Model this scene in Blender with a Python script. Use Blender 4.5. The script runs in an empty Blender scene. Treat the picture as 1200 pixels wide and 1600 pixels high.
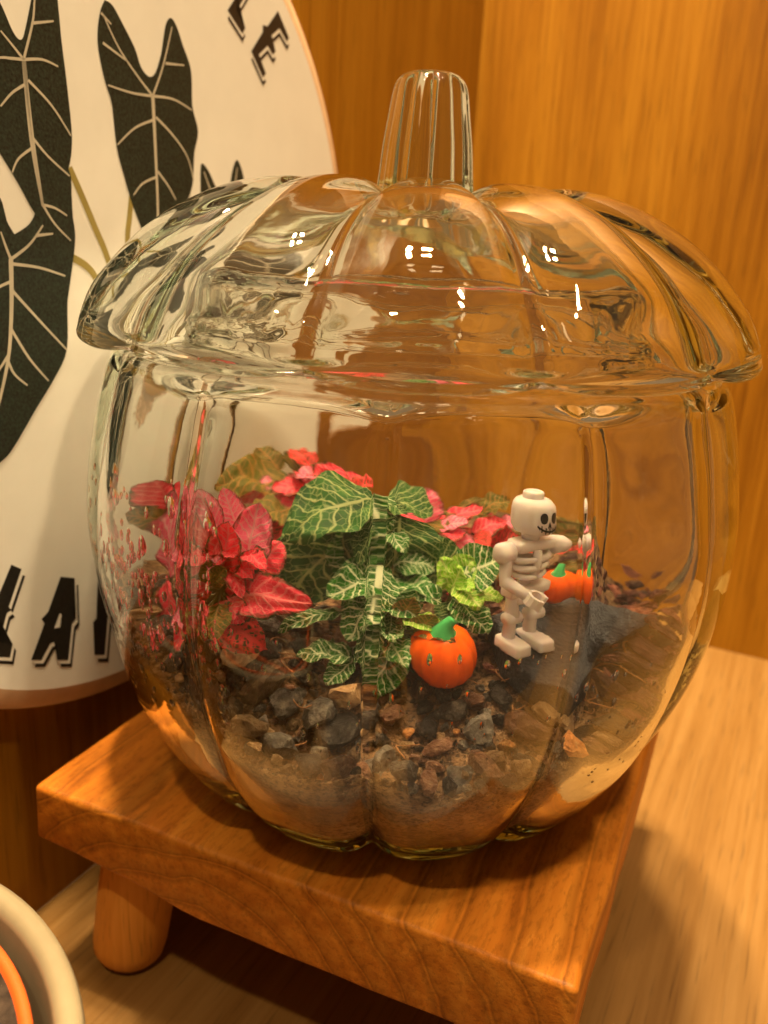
import bpy, bmesh, math, random
import numpy as np
from mathutils import Vector, Matrix, noise

random.seed(7)
SC = bpy.context.scene
COL = SC.collection
U = 0.01                      # everything below is written in centimetres
R_ = math.radians

# ------------------------------------------------------------------ camera
CAM = np.array((0.0, -22.8, 14.5)); PITCH, ROLL, YAW, FPX = 17.7, 3.0, -2.0, 1350.0
_p, _r, _y = R_(PITCH), R_(ROLL), R_(YAW)
FW = np.array((math.sin(_y)*math.cos(_p), math.cos(_y)*math.cos(_p), -math.sin(_p)))
_rt = np.array((math.cos(_y), -math.sin(_y), 0.0)); _up = np.cross(_rt, FW)
RT = math.cos(_r)*_rt + math.sin(_r)*_up
UP = -math.sin(_r)*_rt + math.cos(_r)*_up
cd = bpy.data.cameras.new('camera'); cam = bpy.data.objects.new('camera', cd); COL.objects.link(cam)
m = Matrix.Identity(4)
for i in range(3):
    m[i][0] = RT[i]; m[i][1] = UP[i]; m[i][2] = -FW[i]; m[i][3] = CAM[i]*U
cam.matrix_world = m
cd.sensor_fit = 'HORIZONTAL'; cd.sensor_width = 36.0; cd.lens = 36.0*FPX/1200.0
cd.clip_start = 0.005; cd.clip_end = 20
cd.dof.use_dof = True; cd.dof.focus_distance = 0.176; cd.dof.aperture_fstop = 24
SC.camera = cam

# ------------------------------------------------------------------ light
w = bpy.data.worlds.new('World'); SC.world = w; w.use_nodes = True
wb = w.node_tree.nodes['Background']; wb.inputs[0].default_value = (1.0, 0.58, 0.27, 1); wb.inputs[1].default_value = 0.18

def area(name, loc, target, sx, sy, power, col):
    l = bpy.data.lights.new(name, 'AREA'); l.shape = 'RECTANGLE'; l.size = sx*U; l.size_y = sy*U
    l.energy = power; l.color = col
    o = bpy.data.objects.new(name, l); COL.objects.link(o)
    o.location = Vector(loc)*U
    o.rotation_euler = (Vector(target)-Vector(loc)).to_track_quat('-Z', 'Y').to_euler()
    return o
WARM = (1.0, 0.73, 0.41)
KEY_A = Vector((-5.0, 1.0, 115.0)); KEY_B = Vector((27.0, -30.0, 110.0))
for i in range(2):
    for j in range(2):
        area('shelf_lamp', KEY_A + Vector(((i-.5)*11.0, (j-.5)*8.5, 0)), (0, 0, 4), 5.6, 3.2, 9.0, WARM)
    area('side_lamp', KEY_B + Vector((0, (i-.5)*9.0, 0)), (-2, 0, 6), 3.2, 5.6, 3.4, WARM)

area('left_fill', (-16, -48, 92), (-6, -8, 0), 5.0, 3.0, 2.6, WARM)  # added fill brightening the pot and lower left, not a lamp of the room

SC.view_settings.view_transform = 'Standard'; SC.view_settings.look = 'None'
SC.view_settings.exposure = 0.5; SC.view_settings.gamma = 1.0
SC.render.engine = 'CYCLES'
cy = SC.cycles
cy.max_bounces = 24; cy.transmission_bounces = 24; cy.glossy_bounces = 8; cy.diffuse_bounces = 3
cy.transparent_max_bounces = 12; cy.caustics_reflective = True; cy.caustics_refractive = True
cy.blur_glossy = 0.3; cy.sample_clamp_indirect = 6.0
cy.use_denoising = True; cy.denoiser = 'OPENIMAGEDENOISE'
try:
    cy.use_guiding = True; cy.use_surface_guiding = True; cy.use_volume_guiding = False
except Exception: pass

def at(u, v, Y):
    """point of the plane y = Y seen at (u, v) of the 1200 x 1600 photograph"""
    d = FW*FPX + RT*(u-600) - UP*(v-800)
    t = (Y-CAM[1])/d[1]
    return Vector(CAM + t*d)

# ------------------------------------------------------------------ node helpers
def new_mat(name):
    mt = bpy.data.materials.new(name); mt.use_nodes = True
    nt = mt.node_tree; nt.nodes.clear()
    out = nt.nodes.new('ShaderNodeOutputMaterial')
    return mt, nt, out
def N(nt, typ, **kw):
    n = nt.nodes.new(typ)
    for k, v in kw.items():
        if k.startswith('i_'):
            key = k[2:]
            n.inputs[int(key) if key.isdigit() else key.replace('_', ' ')].default_value = v
        else: setattr(n, k, v)
    return n
def L(nt, a, b): nt.links.new(a, b)
def ramp(nt, stops, interp='LINEAR'):
    n = nt.nodes.new('ShaderNodeValToRGB'); cr = n.color_ramp; cr.interpolation = interp
    while len(cr.elements) < len(stops): cr.elements.new(0.5)
    for e, (p, c) in zip(cr.elements, stops):
        e.position = p; e.color = (*c, 1) if len(c) == 3 else c
    return n
def math_n(nt, op, a, b=None, c=None):
    n = nt.nodes.new('ShaderNodeMath'); n.operation = op
    for i, x in enumerate((a, b, c)):
        if x is None: continue
        if isinstance(x, (int, float)): n.inputs[i].default_value = x
        else: nt.links.new(x, n.inputs[i])
    return n.outputs[0]
def mix(nt, fac, a, b, mode='MIX'):
    n = nt.nodes.new('ShaderNodeMix'); n.data_type = 'RGBA'; n.blend_type = mode
    for i, x in ((0, fac), (6, a), (7, b)):
        if isinstance(x, (int, float)): n.inputs[i].default_value = x
        elif isinstance(x, tuple): n.inputs[i].default_value = (*x, 1) if len(x) == 3 else x
        else: nt.links.new(x, n.inputs[i])
    return n.outputs[2]
def principled(nt, out, **kw):
    b = nt.nodes.new('ShaderNodeBsdfPrincipled')
    for k, v in kw.items():
        if isinstance(v, (int, float, tuple)): b.inputs[k].default_value = (*v, 1) if isinstance(v, tuple) and len(v) == 3 and 'Color' in k or isinstance(v, tuple) and k == 'Base Color' and len(v) == 3 else v
        else: nt.links.new(v, b.inputs[k])
    nt.links.new(b.outputs[0], out.inputs[0]); return b
def bump(nt, h, strength, dist):
    b = nt.nodes.new('ShaderNodeBump'); b.inputs['Strength'].default_value = strength; b.inputs['Distance'].default_value = dist*U
    nt.links.new(h, b.inputs['Height']); return b.outputs[0]
def coords(nt, scale=(1,1,1), loc=(0,0,0), rot=(0,0,0)):
    tc = nt.nodes.new('ShaderNodeTexCoord'); mp = nt.nodes.new('ShaderNodeMapping')
    mp.inputs['Scale'].default_value = scale; mp.inputs['Location'].default_value = loc; mp.inputs['Rotation'].default_value = rot
    nt.links.new(tc.outputs['Object'], mp.inputs[0]); return mp.outputs[0]
def tex_noise(nt, vec, scale, detail=4, rough=0.55, dist=0.0):
    n = N(nt, 'ShaderNodeTexNoise', i_Scale=scale, i_Detail=detail, i_Roughness=rough, i_Distortion=dist)
    if vec is not None: nt.links.new(vec, n.inputs['Vector'])
    return n.outputs['Fac']

def wood_mat(name, dark, mid, light, grain, rough=0.45, scale=1.0, spec=0.4, coat=0.0):
    """veneer: long soft figure, fine lines and short dark pores, all stretched along one local axis"""
    mt, nt, out = new_mat(name)
    a, f = 42*scale, 150*scale
    def st(across, along): return tuple(along if i == grain else across for i in range(3))
    fig = tex_noise(nt, coords(nt, st(a, 3.0)), 1.0, 5, 0.6, 0.8)
    fine = tex_noise(nt, coords(nt, st(f*2.4, 7.0), (3, 1, 2)), 1.0, 4, 0.65, 0.2)
    pores = tex_noise(nt, coords(nt, st(f*5, 38.0), (1, 5, 9)), 1.0, 2, 0.5)
    big = tex_noise(nt, coords(nt, st(11.0, 1.6), (7, 7, 7)), 1.0, 2, 0.5)
    v = math_n(nt, 'ADD', math_n(nt, 'MULTIPLY', fig, 0.50), math_n(nt, 'ADD', math_n(nt, 'MULTIPLY', fine, 0.36), math_n(nt, 'MULTIPLY', big, 0.25)))
    cr = ramp(nt, [(0.40, dark), (0.53, mid), (0.68, light)]); L(nt, v, cr.inputs[0])
    pr = ramp(nt, [(0.30, (0.62,)*3), (0.42, (1,)*3)]); L(nt, pores, pr.inputs[0])
    c = mix(nt, 0.8, cr.outputs[0], pr.outputs[0], 'MULTIPLY')
    h = math_n(nt, 'ADD', math_n(nt, 'MULTIPLY', pores, 0.6), fine)
    rr = math_n(nt, 'ADD', math_n(nt, 'MULTIPLY', fine, 0.2), rough-0.1)
    principled(nt, out, **{'Base Color': c, 'Roughness': rr, 'Normal': bump(nt, h, 0.25, 0.02), 'Specular IOR Level': spec, 'Coat Weight': coat, 'Coat Roughness': 0.3})
    return mt

def end_grain_wood(name):
    """solid stool wood: growth rings round an axis that runs front to back through the slab (local y)"""
    mt, nt, out = new_mat(name)
    tc = coords(nt, (1, 1, 1), (2.9*U, 0, -2.2*U))
    sx = N(nt, 'ShaderNodeSeparateXYZ'); L(nt, tc, sx.inputs[0])
    warp = tex_noise(nt, coords(nt, (22, 5, 22)), 1.0, 3)
    r = math_n(nt, 'SQRT', math_n(nt, 'ADD', math_n(nt, 'POWER', sx.outputs[0], 2.0), math_n(nt, 'POWER', math_n(nt, 'MULTIPLY', sx.outputs[2], 1.25), 2.0)))
    rw = math_n(nt, 'ADD', math_n(nt, 'MULTIPLY', r, 1/(0.95*U)), math_n(nt, 'MULTIPLY', warp, 2.1))
    fr = math_n(nt, 'FRACT', rw)
    rr = ramp(nt, [(0.0, (0.45,)*3), (0.07, (0.95,)*3), (0.12, (0.25,)*3), (0.19, (0.6,)*3), (0.8, (1,)*3), (1.0, (0.45,)*3)]); L(nt, fr, rr.inputs[0])
    sp = tex_noise(nt, coords(nt, (900, 260, 900)), 1.0, 3, 0.7)
    fib = tex_noise(nt, coords(nt, (260, 14, 260)), 1.0, 4, 0.6)
    blot = tex_noise(nt, coords(nt, (28, 9, 28), (4, 4, 4)), 1.0, 3, 0.6, 0.5)
    base = ramp(nt, [(0.30, (0.33, 0.088, 0.007)), (0.5, (0.50, 0.165, 0.015)), (0.72, (0.66, 0.265, 0.034))])
    L(nt, math_n(nt, 'ADD', math_n(nt, 'MULTIPLY', fib, 0.6), math_n(nt, 'MULTIPLY', blot, 0.42)), base.inputs[0])
    c = mix(nt, 0.62, base.outputs[0], rr.outputs[0], 'MULTIPLY')
    spr = ramp(nt, [(0.36, (0.55,)*3), (0.5, (1,)*3)]); L(nt, sp, spr.inputs[0])
    c = mix(nt, 0.55, c, spr.outputs[0], 'MULTIPLY')
    h = math_n(nt, 'ADD', math_n(nt, 'MULTIPLY', sp, 0.7), fib)
    principled(nt, out, **{'Base Color': c, 'Roughness': 0.5, 'Normal': bump(nt, h, 0.45, 0.03), 'Specular IOR Level': 0.18})
    return mt

def plain_mat(name, col, rough=0.5, spec=0.5, var=0.12, vscale=120, bs=0.0, sss=0.0, coat=0.0, trans=0.0):
    mt, nt, out = new_mat(name)
    n = tex_noise(nt, coords(nt), vscale, 4, 0.6)
    lo = tuple(x*(1-var) for x in col); hi = tuple(min(1, x*(1+var)) for x in col)
    cr = ramp(nt, [(0.3, lo), (0.7, hi)]); L(nt, n, cr.inputs[0])
    kw = {'Base Color': cr.outputs[0], 'Roughness': rough, 'Specular IOR Level': spec, 'Coat Weight': coat}
    if bs: kw['Normal'] = bump(nt, n, bs, 0.03)
    b = principled(nt, out, **kw)
    if sss:
        b.inputs['Subsurface Weight'].default_value = sss; b.inputs['Subsurface Radius'].default_value = (0.002, 0.0012, 0.0006)
        b.inputs['Subsurface Scale'].default_value = 1.0
    return mt

def glass_mat(name, tint=(1,1,1), ior=1.48, rip=0.0, ripscale=300, rough=0.0, absorb=0.0):
    mt, nt, out = new_mat(name)
    g = N(nt, 'ShaderNodeBsdfGlass', i_IOR=ior, i_Roughness=rough); g.inputs['Color'].default_value = (*tint, 1)
    if rip:
        n = tex_noise(nt, coords(nt, (1, 1, 2.2)), ripscale, 2, 0.5)
        L(nt, bump(nt, n, rip, 0.05), g.inputs['Normal'])
    L(nt, g.outputs[0], out.inputs[0])
    if absorb:
        va = N(nt, 'ShaderNodeVolumeAbsorption', i_Density=absorb); va.inputs['Color'].default_value = (0.62, 0.92, 0.60, 1)
        L(nt, va.outputs[0], out.inputs['Volume'])
    return mt

def leaf_mat(name, blade, blade2, vein, amount, net, rough=0.33, rim=None):
    """fittonia leaf: midrib, side veins and a fine net between them, laid out on the leaf's own uv"""
    mt, nt, out = new_mat(name)
    uv = N(nt, 'ShaderNodeUVMap', uv_map='uv'); s = N(nt, 'ShaderNodeSeparateXYZ'); L(nt, uv.outputs[0], s.inputs[0])
    oi = N(nt, 'ShaderNodeObjectInfo')
    u = s.outputs[0]; v = math_n(nt, 'ABSOLUTE', math_n(nt, 'SUBTRACT', s.outputs[1], 0.5))
    wob = tex_noise(nt, uv.outputs[0], 7.0, 2)
    # side veins sweep towards the tip
    ph = math_n(nt, 'ADD', math_n(nt, 'MULTIPLY', math_n(nt, 'SUBTRACT', u, math_n(nt, 'MULTIPLY', math_n(nt, 'POWER', v, 0.85), 0.42)), 7.5), math_n(nt, 'MULTIPLY', wob, 0.7))
    side = math_n(nt, 'ABSOLUTE', math_n(nt, 'SUBTRACT', math_n(nt, 'FRACT', ph), 0.5))
    side = math_n(nt, 'SUBTRACT', 0.5, side)          # 0 on the vein
    mp = N(nt, 'ShaderNodeMapping'); L(nt, uv.outputs[0], mp.inputs[0]); mp.inputs['Scale'].default_value = (1.5, 1.0, 1)
    vo = N(nt, 'ShaderNodeTexVoronoi', feature='DISTANCE_TO_EDGE', i_Scale=9.0, i_Randomness=0.9); L(nt, mp.outputs[0], vo.inputs['Vector'])
    def mask(x, w):
        mr = N(nt, 'ShaderNodeMapRange', interpolation_type='SMOOTHSTEP'); mr.inputs[1].default_value = w*0.35; mr.inputs[2].default_value = w
        mr.inputs[3].default_value = 1; mr.inputs[4].default_value = 0; L(nt, x, mr.inputs[0]); return mr.outputs[0]
    mid = mask(v, 0.055*amount); sd = mask(side, 0.21*amount); nn = math_n(nt, 'MULTIPLY', mask(vo.outputs[0], 0.085*amount), net)
    vm = math_n(nt, 'MAXIMUM', mid, math_n(nt, 'MAXIMUM', sd, nn))
    cl = tex_noise(nt, uv.outputs[0], 3.5, 3)
    cr = ramp(nt, [(0.32, blade), (0.68, blade2)]); L(nt, cl, cr.inputs[0])
    hs = N(nt, 'ShaderNodeHueSaturation'); L(nt, cr.outputs[0], hs.inputs['Color'])
    L(nt, math_n(nt, 'ADD', math_n(nt, 'MULTIPLY', oi.outputs['Random'], 0.45), 0.9), hs.inputs['Value'])
    c = mix(nt, vm, hs.outputs[0], vein)
    if rim:
        ea = N(nt, 'ShaderNodeAttribute', attribute_name='edge')
        em = N(nt, 'ShaderNodeMapRange', interpolation_type='SMOOTHSTEP'); em.inputs[1].default_value = 0.74; em.inputs[2].default_value = 1.0
        L(nt, math_n(nt, 'ADD', ea.outputs['Fac'], math_n(nt, 'MULTIPLY', math_n(nt, 'SUBTRACT', tex_noise(nt, uv.outputs[0], 14, 2), 0.5), 0.5)), em.inputs[0])
        c = mix(nt, em.outputs[0], c, rim)
    b = N(nt, 'ShaderNodeBsdfPrincipled'); L(nt, c, b.inputs['Base Color']); b.inputs['Roughness'].default_value = rough
    b.inputs['Specular IOR Level'].default_value = 0.5
    hgt = math_n(nt, 'ADD', math_n(nt, 'MULTIPLY', vm, -1.0), math_n(nt, 'MULTIPLY', tex_noise(nt, uv.outputs[0], 22, 2), 0.5))
    L(nt, bump(nt, hgt, 0.5, 0.04), b.inputs['Normal'])
    tr = N(nt, 'ShaderNodeBsdfTranslucent'); L(nt, c, tr.inputs[0])
    ms = N(nt, 'ShaderNodeMixShader'); ms.inputs[0].default_value = 0.35
    L(nt, b.outputs[0], ms.inputs[1]); L(nt, tr.outputs[0], ms.inputs[2]); L(nt, ms.outputs[0], out.inputs[0])
    return mt

def stone_mat(name, a, b_, c_, rough=0.35):
    mt, nt, out = new_mat(name)
    oi = N(nt, 'ShaderNodeObjectInfo')
    tc = N(nt, 'ShaderNodeTexCoord'); va = N(nt, 'ShaderNodeVectorMath', operation='ADD'); L(nt, tc.outputs['Object'], va.inputs[0])
    L(nt, oi.outputs['Location'], va.inputs[1])
    n = N(nt, 'ShaderNodeTexNoise', i_Scale=330.0, i_Detail=8.0, i_Roughness=0.72); L(nt, va.outputs[0], n.inputs['Vector'])
    cr = ramp(nt, [(0.32, a), (0.5, b_), (0.7, c_)]); L(nt, n.outputs['Fac'], cr.inputs[0])
    hs = N(nt, 'ShaderNodeHueSaturation'); L(nt, cr.outputs[0], hs.inputs['Color'])
    L(nt, math_n(nt, 'ADD', math_n(nt, 'MULTIPLY', math_n(nt, 'POWER', oi.outputs['Random'], 1.8), 1.3), 0.3), hs.inputs['Value'])
    n2 = N(nt, 'ShaderNodeTexNoise', i_Scale=900.0, i_Detail=5.0); L(nt, va.outputs[0], n2.inputs['Vector'])
    principled(nt, out, **{'Base Color': hs.outputs[0], 'Roughness': rough, 'Normal': bump(nt, n2.outputs['Fac'], 1.0, 0.10), 'Specular IOR Level': 0.6})
    return mt

M = {}
M['wall'] = wood_mat('oak_wall', (0.142, 0.051, 0.002), (0.227, 0.092, 0.004), (0.308, 0.139, 0.009), 2, 0.5, 1.0, 0.15)
M['shelf'] = wood_mat('oak_shelf', (0.132, 0.060, 0.012), (0.187, 0.095, 0.023), (0.24, 0.133, 0.039), 0, 0.42)
M['stool'] = end_grain_wood('stool_wood')
M['leg'] = wood_mat('stool_leg_wood', (0.45, 0.165, 0.020), (0.57, 0.235, 0.034), (0.66, 0.30, 0.055), 2, 0.5, 1.6, 0.2)
M['glass'] = glass_mat('pressed_glass', (1.0, 1.0, 1.0), 1.48, 0.03, 160, 0.0, 11.0)
M['water'] = glass_mat('water', (1, 1, 1), 1.33)
M['plaque'] = plain_mat('white_laminate', (0.77, 0.78, 0.74), 0.35, 0.4, 0.03, 60)
M['plaque_edge'] = plain_mat('plaque_edge', (0.60, 0.42, 0.27), 0.5, 0.3, 0.08, 200)
M['print_green'] = plain_mat('printed_dark_green', (0.014, 0.024, 0.018), 0.45, 0.4, 0.85, 1300, 0.25)
M['print_vein'] = plain_mat('printed_vein', (0.50, 0.47, 0.38), 0.4, 0.4, 0.06)
M['print_stem'] = plain_mat('printed_stem', (0.30, 0.25, 0.075), 0.4, 0.4, 0.1)
M['ink'] = plain_mat('printed_black', (0.018, 0.017, 0.014), 0.4, 0.4, 0.3, 900)
M['orange'] = plain_mat('orange_plastic', (0.92, 0.115, 0.002), 0.22, 0.5, 0.10, 220, 0.0, 0.15)
M['stem_green'] = plain_mat('green_plastic', (0.07, 0.42, 0.13), 0.3, 0.5, 0.08)
M['bone'] = plain_mat('white_plastic', (0.88, 0.76, 0.73), 0.25, 0.5, 0.03, 120, 0.0, 0.2)
M['face_ink'] = plain_mat('face_black', (0.01, 0.01, 0.01), 0.4, 0.4, 0.1)
M['pot_cream'] = plain_mat('cream_ceramic', (0.20, 0.165, 0.105), 0.3, 0.4, 0.12, 60)
M['pot_orange'] = plain_mat('orange_pot_plastic', (0.52, 0.085, 0.014), 0.45, 0.3, 0.08)
M['pot_soil'] = plain_mat('potting_soil', (0.03, 0.02, 0.014), 0.9, 0.2, 0.6, 400, 0.8)
M['slate'] = stone_mat('slate', (0.030, 0.034, 0.044), (0.060, 0.066, 0.082), (0.12, 0.127, 0.145), 0.45)
M['peb'] = [stone_mat('pebble_charcoal', (0.018, 0.016, 0.014), (0.052, 0.044, 0.037), (0.16, 0.13, 0.10), 0.2),
            stone_mat('pebble_tan', (0.23, 0.12, 0.05), (0.36, 0.21, 0.10), (0.52, 0.36, 0.20), 0.3),
            stone_mat('pebble_redbrown', (0.10, 0.04, 0.02), (0.19, 0.085, 0.045), (0.32, 0.19, 0.11), 0.28),
            stone_mat('pebble_grey', (0.08, 0.068, 0.056), (0.19, 0.16, 0.13), (0.38, 0.32, 0.25), 0.28),
            stone_mat('pebble_orange', (0.30, 0.10, 0.03), (0.50, 0.19, 0.05), (0.62, 0.36, 0.16), 0.3)]
M['bark'] = stone_mat('bark', (0.06, 0.016, 0.010), (0.15, 0.042, 0.024), (0.28, 0.095, 0.05), 0.6)
M['fibre'] = plain_mat('coir_fibre', (0.42, 0.19, 0.075), 0.6, 0.3, 0.3)
M['green_stem'] = plain_mat('plant_stem', (0.16, 0.15, 0.05), 0.5, 0.4, 0.2)
M['l_green'] = leaf_mat('leaf_green_white', (0.012, 0.11, 0.008), (0.040, 0.22, 0.016), (0.80, 0.82, 0.55), 0.66, 0.4)
M['l_dark'] = leaf_mat('leaf_dark_green', (0.012, 0.065, 0.012), (0.035, 0.13, 0.022), (0.42, 0.48, 0.20), 0.5, 0.55)
M['l_lime'] = leaf_mat('leaf_lime', (0.16, 0.48, 0.012), (0.36, 0.68, 0.025), (0.78, 0.85, 0.32), 0.8, 0.7)
M['l_olive'] = leaf_mat('leaf_olive', (0.07, 0.09, 0.012), (0.16, 0.15, 0.022), (0.38, 0.19, 0.05), 0.8, 0.5)
M['l_red'] = leaf_mat('leaf_red', (0.78, 0.014, 0.045), (0.96, 0.055, 0.11), (0.95, 0.20, 0.22), 0.8, 0.5, rim=(0.05, 0.07, 0.012))
M['l_pink'] = leaf_mat('leaf_pink', (0.92, 0.09, 0.22), (0.98, 0.20, 0.34), (0.98, 0.45, 0.52), 0.8, 0.5, rim=(0.22, 0.06, 0.03))
M['l_redgreen'] = leaf_mat('leaf_red_veined', (0.055, 0.075, 0.015), (0.12, 0.06, 0.02), (0.75, 0.055, 0.05), 1.5, 1.0)

def soil_mat():
    mt, nt, out = new_mat('soil')
    n = tex_noise(nt, coords(nt), 140, 6, 0.7); f = tex_noise(nt, coords(nt, (1, 1, 1.3), (1, 2, 3)), 900, 3, 0.6)
    cr = ramp(nt, [(0.34, (0.09, 0.043, 0.020)), (0.52, (0.24, 0.130, 0.060)), (0.70, (0.40, 0.235, 0.115))]); L(nt, n, cr.inputs[0])
    fr = ramp(nt, [(0.40, (0.12,)*3), (0.50, (1,)*3)]); L(nt, f, fr.inputs[0])
    c = mix(nt, 0.8, cr.outputs[0], fr.outputs[0], 'MULTIPLY')
    principled(nt, out, **{'Base Color': c, 'Roughness': 0.8, 'Normal': bump(nt, f, 1.0, 0.12), 'Specular IOR Level': 0.3})
    return mt
M['soil'] = soil_mat()

# ------------------------------------------------------------------ mesh helpers
def mesh_data(name, verts, faces, mat=None, smooth=True, uvs=None):
    me = bpy.data.meshes.new(name)
    me.from_pydata([tuple(x*U for x in v) for v in verts], [], faces)
    if smooth: me.polygons.foreach_set('use_smooth', [True]*len(me.polygons))
    if uvs is not None:
        uvl = me.uv_layers.new(name='uv')
        for lp in me.loops: uvl.data[lp.index].uv = uvs[lp.vertex_index]
    if mat is not None: me.materials.append(mat)
    me.update(); return me
def link(name, me, parent=None, loc=None, rot=None):
    o = bpy.data.objects.new(name, me); COL.objects.link(o)
    if parent is not None: o.parent = parent
    if loc is not None: o.location = Vector(loc)*U
    if rot is not None: o.rotation_euler = rot
    return o
def mk(name, verts, faces, mat, parent=None, smooth=True, uvs=None, **kw):
    return link(name, mesh_data(name, verts, faces, mat, smooth, uvs), parent, **kw)
def bm_mk(name, bm, mat, parent=None, smooth=True, **kw):
    me = bpy.data.meshes.new(name)
    for v in bm.verts: v.co *= U
    bm.to_mesh(me); bm.free()
    if smooth: me.polygons.foreach_set('use_smooth', [True]*len(me.polygons))
    if mat is not None: me.materials.append(mat)
    return link(name, me, parent, **kw)
def tag(o, label=None, cat=None, group=None, kind=None):
    for k, v in (('label', label), ('category', cat), ('group', group), ('kind', kind)):
        if v: o[k] = v
    return o
def thing(name, loc, label, cat, rz=0.0, group=None):
    o = link(name, None, None, loc, (0, 0, rz)); o.empty_display_size = 0.01
    return tag(o, label, cat, group)
def box_bm(x0, x1, y0, y1, z0, z1, bev=0.0, seg=3, bm=None):
    own = bm is None
    b = bmesh.new()
    bmesh.ops.create_cube(b, size=1.0)
    for v in b.verts:
        v.co = Vector((x0 if v.co.x < 0 else x1, y0 if v.co.y < 0 else y1, z0 if v.co.z < 0 else z1))
    if bev: bmesh.ops.bevel(b, geom=b.edges[:], offset=bev, segments=seg, profile=0.5, affect='EDGES')
    if own: return b
    tmp = bpy.data.meshes.new('tmp'); b.to_mesh(tmp); b.free(); bm.from_mesh(tmp); bpy.data.meshes.remove(tmp); return bm
def tube(pts, rad, n=8, caps=True):
    pts = [Vector(p) for p in pts]; vs, fs = [], []
    prev = None
    for i, p in enumerate(pts):
        d = (pts[min(i+1, len(pts)-1)] - pts[max(i-1, 0)]).normalized()
        if prev is None:
            a = d.orthogonal().normalized()
        else:
            a = (prev - d*prev.dot(d)).normalized()
        prev = a; b = d.cross(a)
        r = rad[i] if isinstance(rad, (list, tuple)) else rad
        for k in range(n):
            t = 2*math.pi*k/n; vs.append(p + (a*math.cos(t)+b*math.sin(t))*r)
    for i in range(len(pts)-1):
        for k in range(n):
            fs.append((i*n+k, i*n+(k+1) % n, (i+1)*n+(k+1) % n, (i+1)*n+k))
    if caps:
        fs.append(tuple(range(n-1, -1, -1))); fs.append(tuple((len(pts)-1)*n+k for k in range(n)))
    return vs, fs
def join(parts):
    vs, fs = [], []
    for v, f in parts:
        o = len(vs); vs += list(v); fs += [tuple(i+o for i in q) for q in f]
    return vs, fs
def spline(pts, per=6):
    pts = [Vector(p) for p in pts]; out = []
    for i in range(len(pts)-1):
        p0, p1, p2, p3 = pts[max(i-1, 0)], pts[i], pts[i+1], pts[min(i+2, len(pts)-1)]
        for k in range(per):
            t = k/per
            out.append(0.5*((2*p1)+(p2-p0)*t+(2*p0-5*p1+4*p2-p3)*t*t+(3*p1-p0-3*p2+p3)*t**3))
    out.append(pts[-1]); return out
def sst(a, b, x):
    t = min(1, max(0, (x-a)/(b-a))); return t*t*(3-2*t)

# ------------------------------------------------------------------ the setting: shelf and its two walls
H = 6.3                                        # stool height
AL, AR = R_(66), R_(-24)
P0 = Vector((-10.57, -0.22, -H))                # a point on the foot of the left wall
CORNER = Vector((2.05, 28.13, -H))
bm = bmesh.new(); out_ = [(0, 0), (0, -60), (-34.6, -60), (-34.6, -13.2), (-52, -13.2), (-52, 0)]  # front notch is invented, cut out of view to keep shelf reflections off the jar
tp = [bm.verts.new((x, y, 0)) for x, y in out_]; bt = [bm.verts.new((x, y, -2.0)) for x, y in out_]
bm.faces.new(tp); bm.faces.new(bt[::-1])
for k in range(6): bm.faces.new((tp[k], bt[k], bt[(k+1) % 6], tp[(k+1) % 6]))
bmesh.ops.recalc_face_normals(bm, faces=bm.faces[:])
s = bm_mk('shelf', bm, M['shelf'], None, False, loc=CORNER, rot=(0, 0, AL))
tag(s, kind='structure')
wl = bm_mk('wall_left', box_bm(-52, 0, 0, 1.8, 0, 60, 0), M['wall'], None, False, loc=CORNER+Vector((0, 0, 0.01)), rot=(0, 0, AL)); tag(wl, kind='structure')
wr = bm_mk('wall_right', box_bm(0, 46, 0, 1.8, 0.01, 60, 0), M['wall'], None, False, loc=CORNER, rot=(0, 0, AR)); tag(wr, kind='structure')

# ------------------------------------------------------------------ round printed plaque on the left wall
ND = Vector((math.sin(AL), -math.cos(AL), 0)); DL = Vector((math.cos(AL), math.sin(AL), 0))
TH = 0.8
PO = P0 + ND*TH                                # origin on the plaque's front plane
def bp(u, v):
    d = Vector(FW*FPX + RT*(u-600) - UP*(v-800)); c0 = Vector(CAM)
    t = (PO-c0).dot(ND)/d.dot(ND); X = c0 + d*t
    return ((X-PO).dot(DL), X.z)
PCX, PCZ, PR = 3.6, 12.61, 12.41
pb = PO + DL*PCX + Vector((0, 0, PCZ-PO.z))     # centre of the front face
plq = thing('round_plaque', pb, 'round white wall plaque printed with dark green arrow-shaped leaves and black lettering', 'plaque', AL)
# local frame of the plaque: x along the wall, y out of the wall is -y, z up
def pl(u, v, d=0.0):
    a, z = bp(u, v); return Vector((a-PCX, -d, z-PCZ))
def disc(r0, prof, n=160):
    vs, fs = [], []
    for (r, y) in prof:
        for k in range(n):
            t = 2*math.pi*k/n; vs.append((r*math.cos(t), y, r*math.sin(t)))
    for i in range(len(prof)-1):
        for k in range(n): fs.append((i*n+k, i*n+(k+1) % n, (i+1)*n+(k+1) % n, (i+1)*n+k))
    return vs, fs
n_ = 160
vs, fs = disc(PR, [(PR-0.62, 0.0), (PR-0.5, 0.012), (PR-0.2, 0.09), (PR-0.06, 0.17), (PR, 0.32), (PR, TH-0.01)])
o = mk('edge', vs, fs, M['plaque_edge'], plq)
vs, fs = disc(PR, [(PR-0.62, 0.0), (PR*0.6, 0.0), (0.001, 0.0)]); mk('face', vs, fs, M['plaque'], plq, False)
def flat(name, poly, mat, d, parent=plq, offs=(0, 0)):
    bm = bmesh.new(); vv = [bm.verts.new(pl(u+offs[0], v+offs[1], d)) for u, v in poly]
    f = bm.faces.new(vv); bmesh.ops.triangulate(bm, faces=[f]); bmesh.ops.recalc_face_normals(bm, faces=bm.faces[:])
    return bm_mk(name, bm, mat, parent, False)
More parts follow.
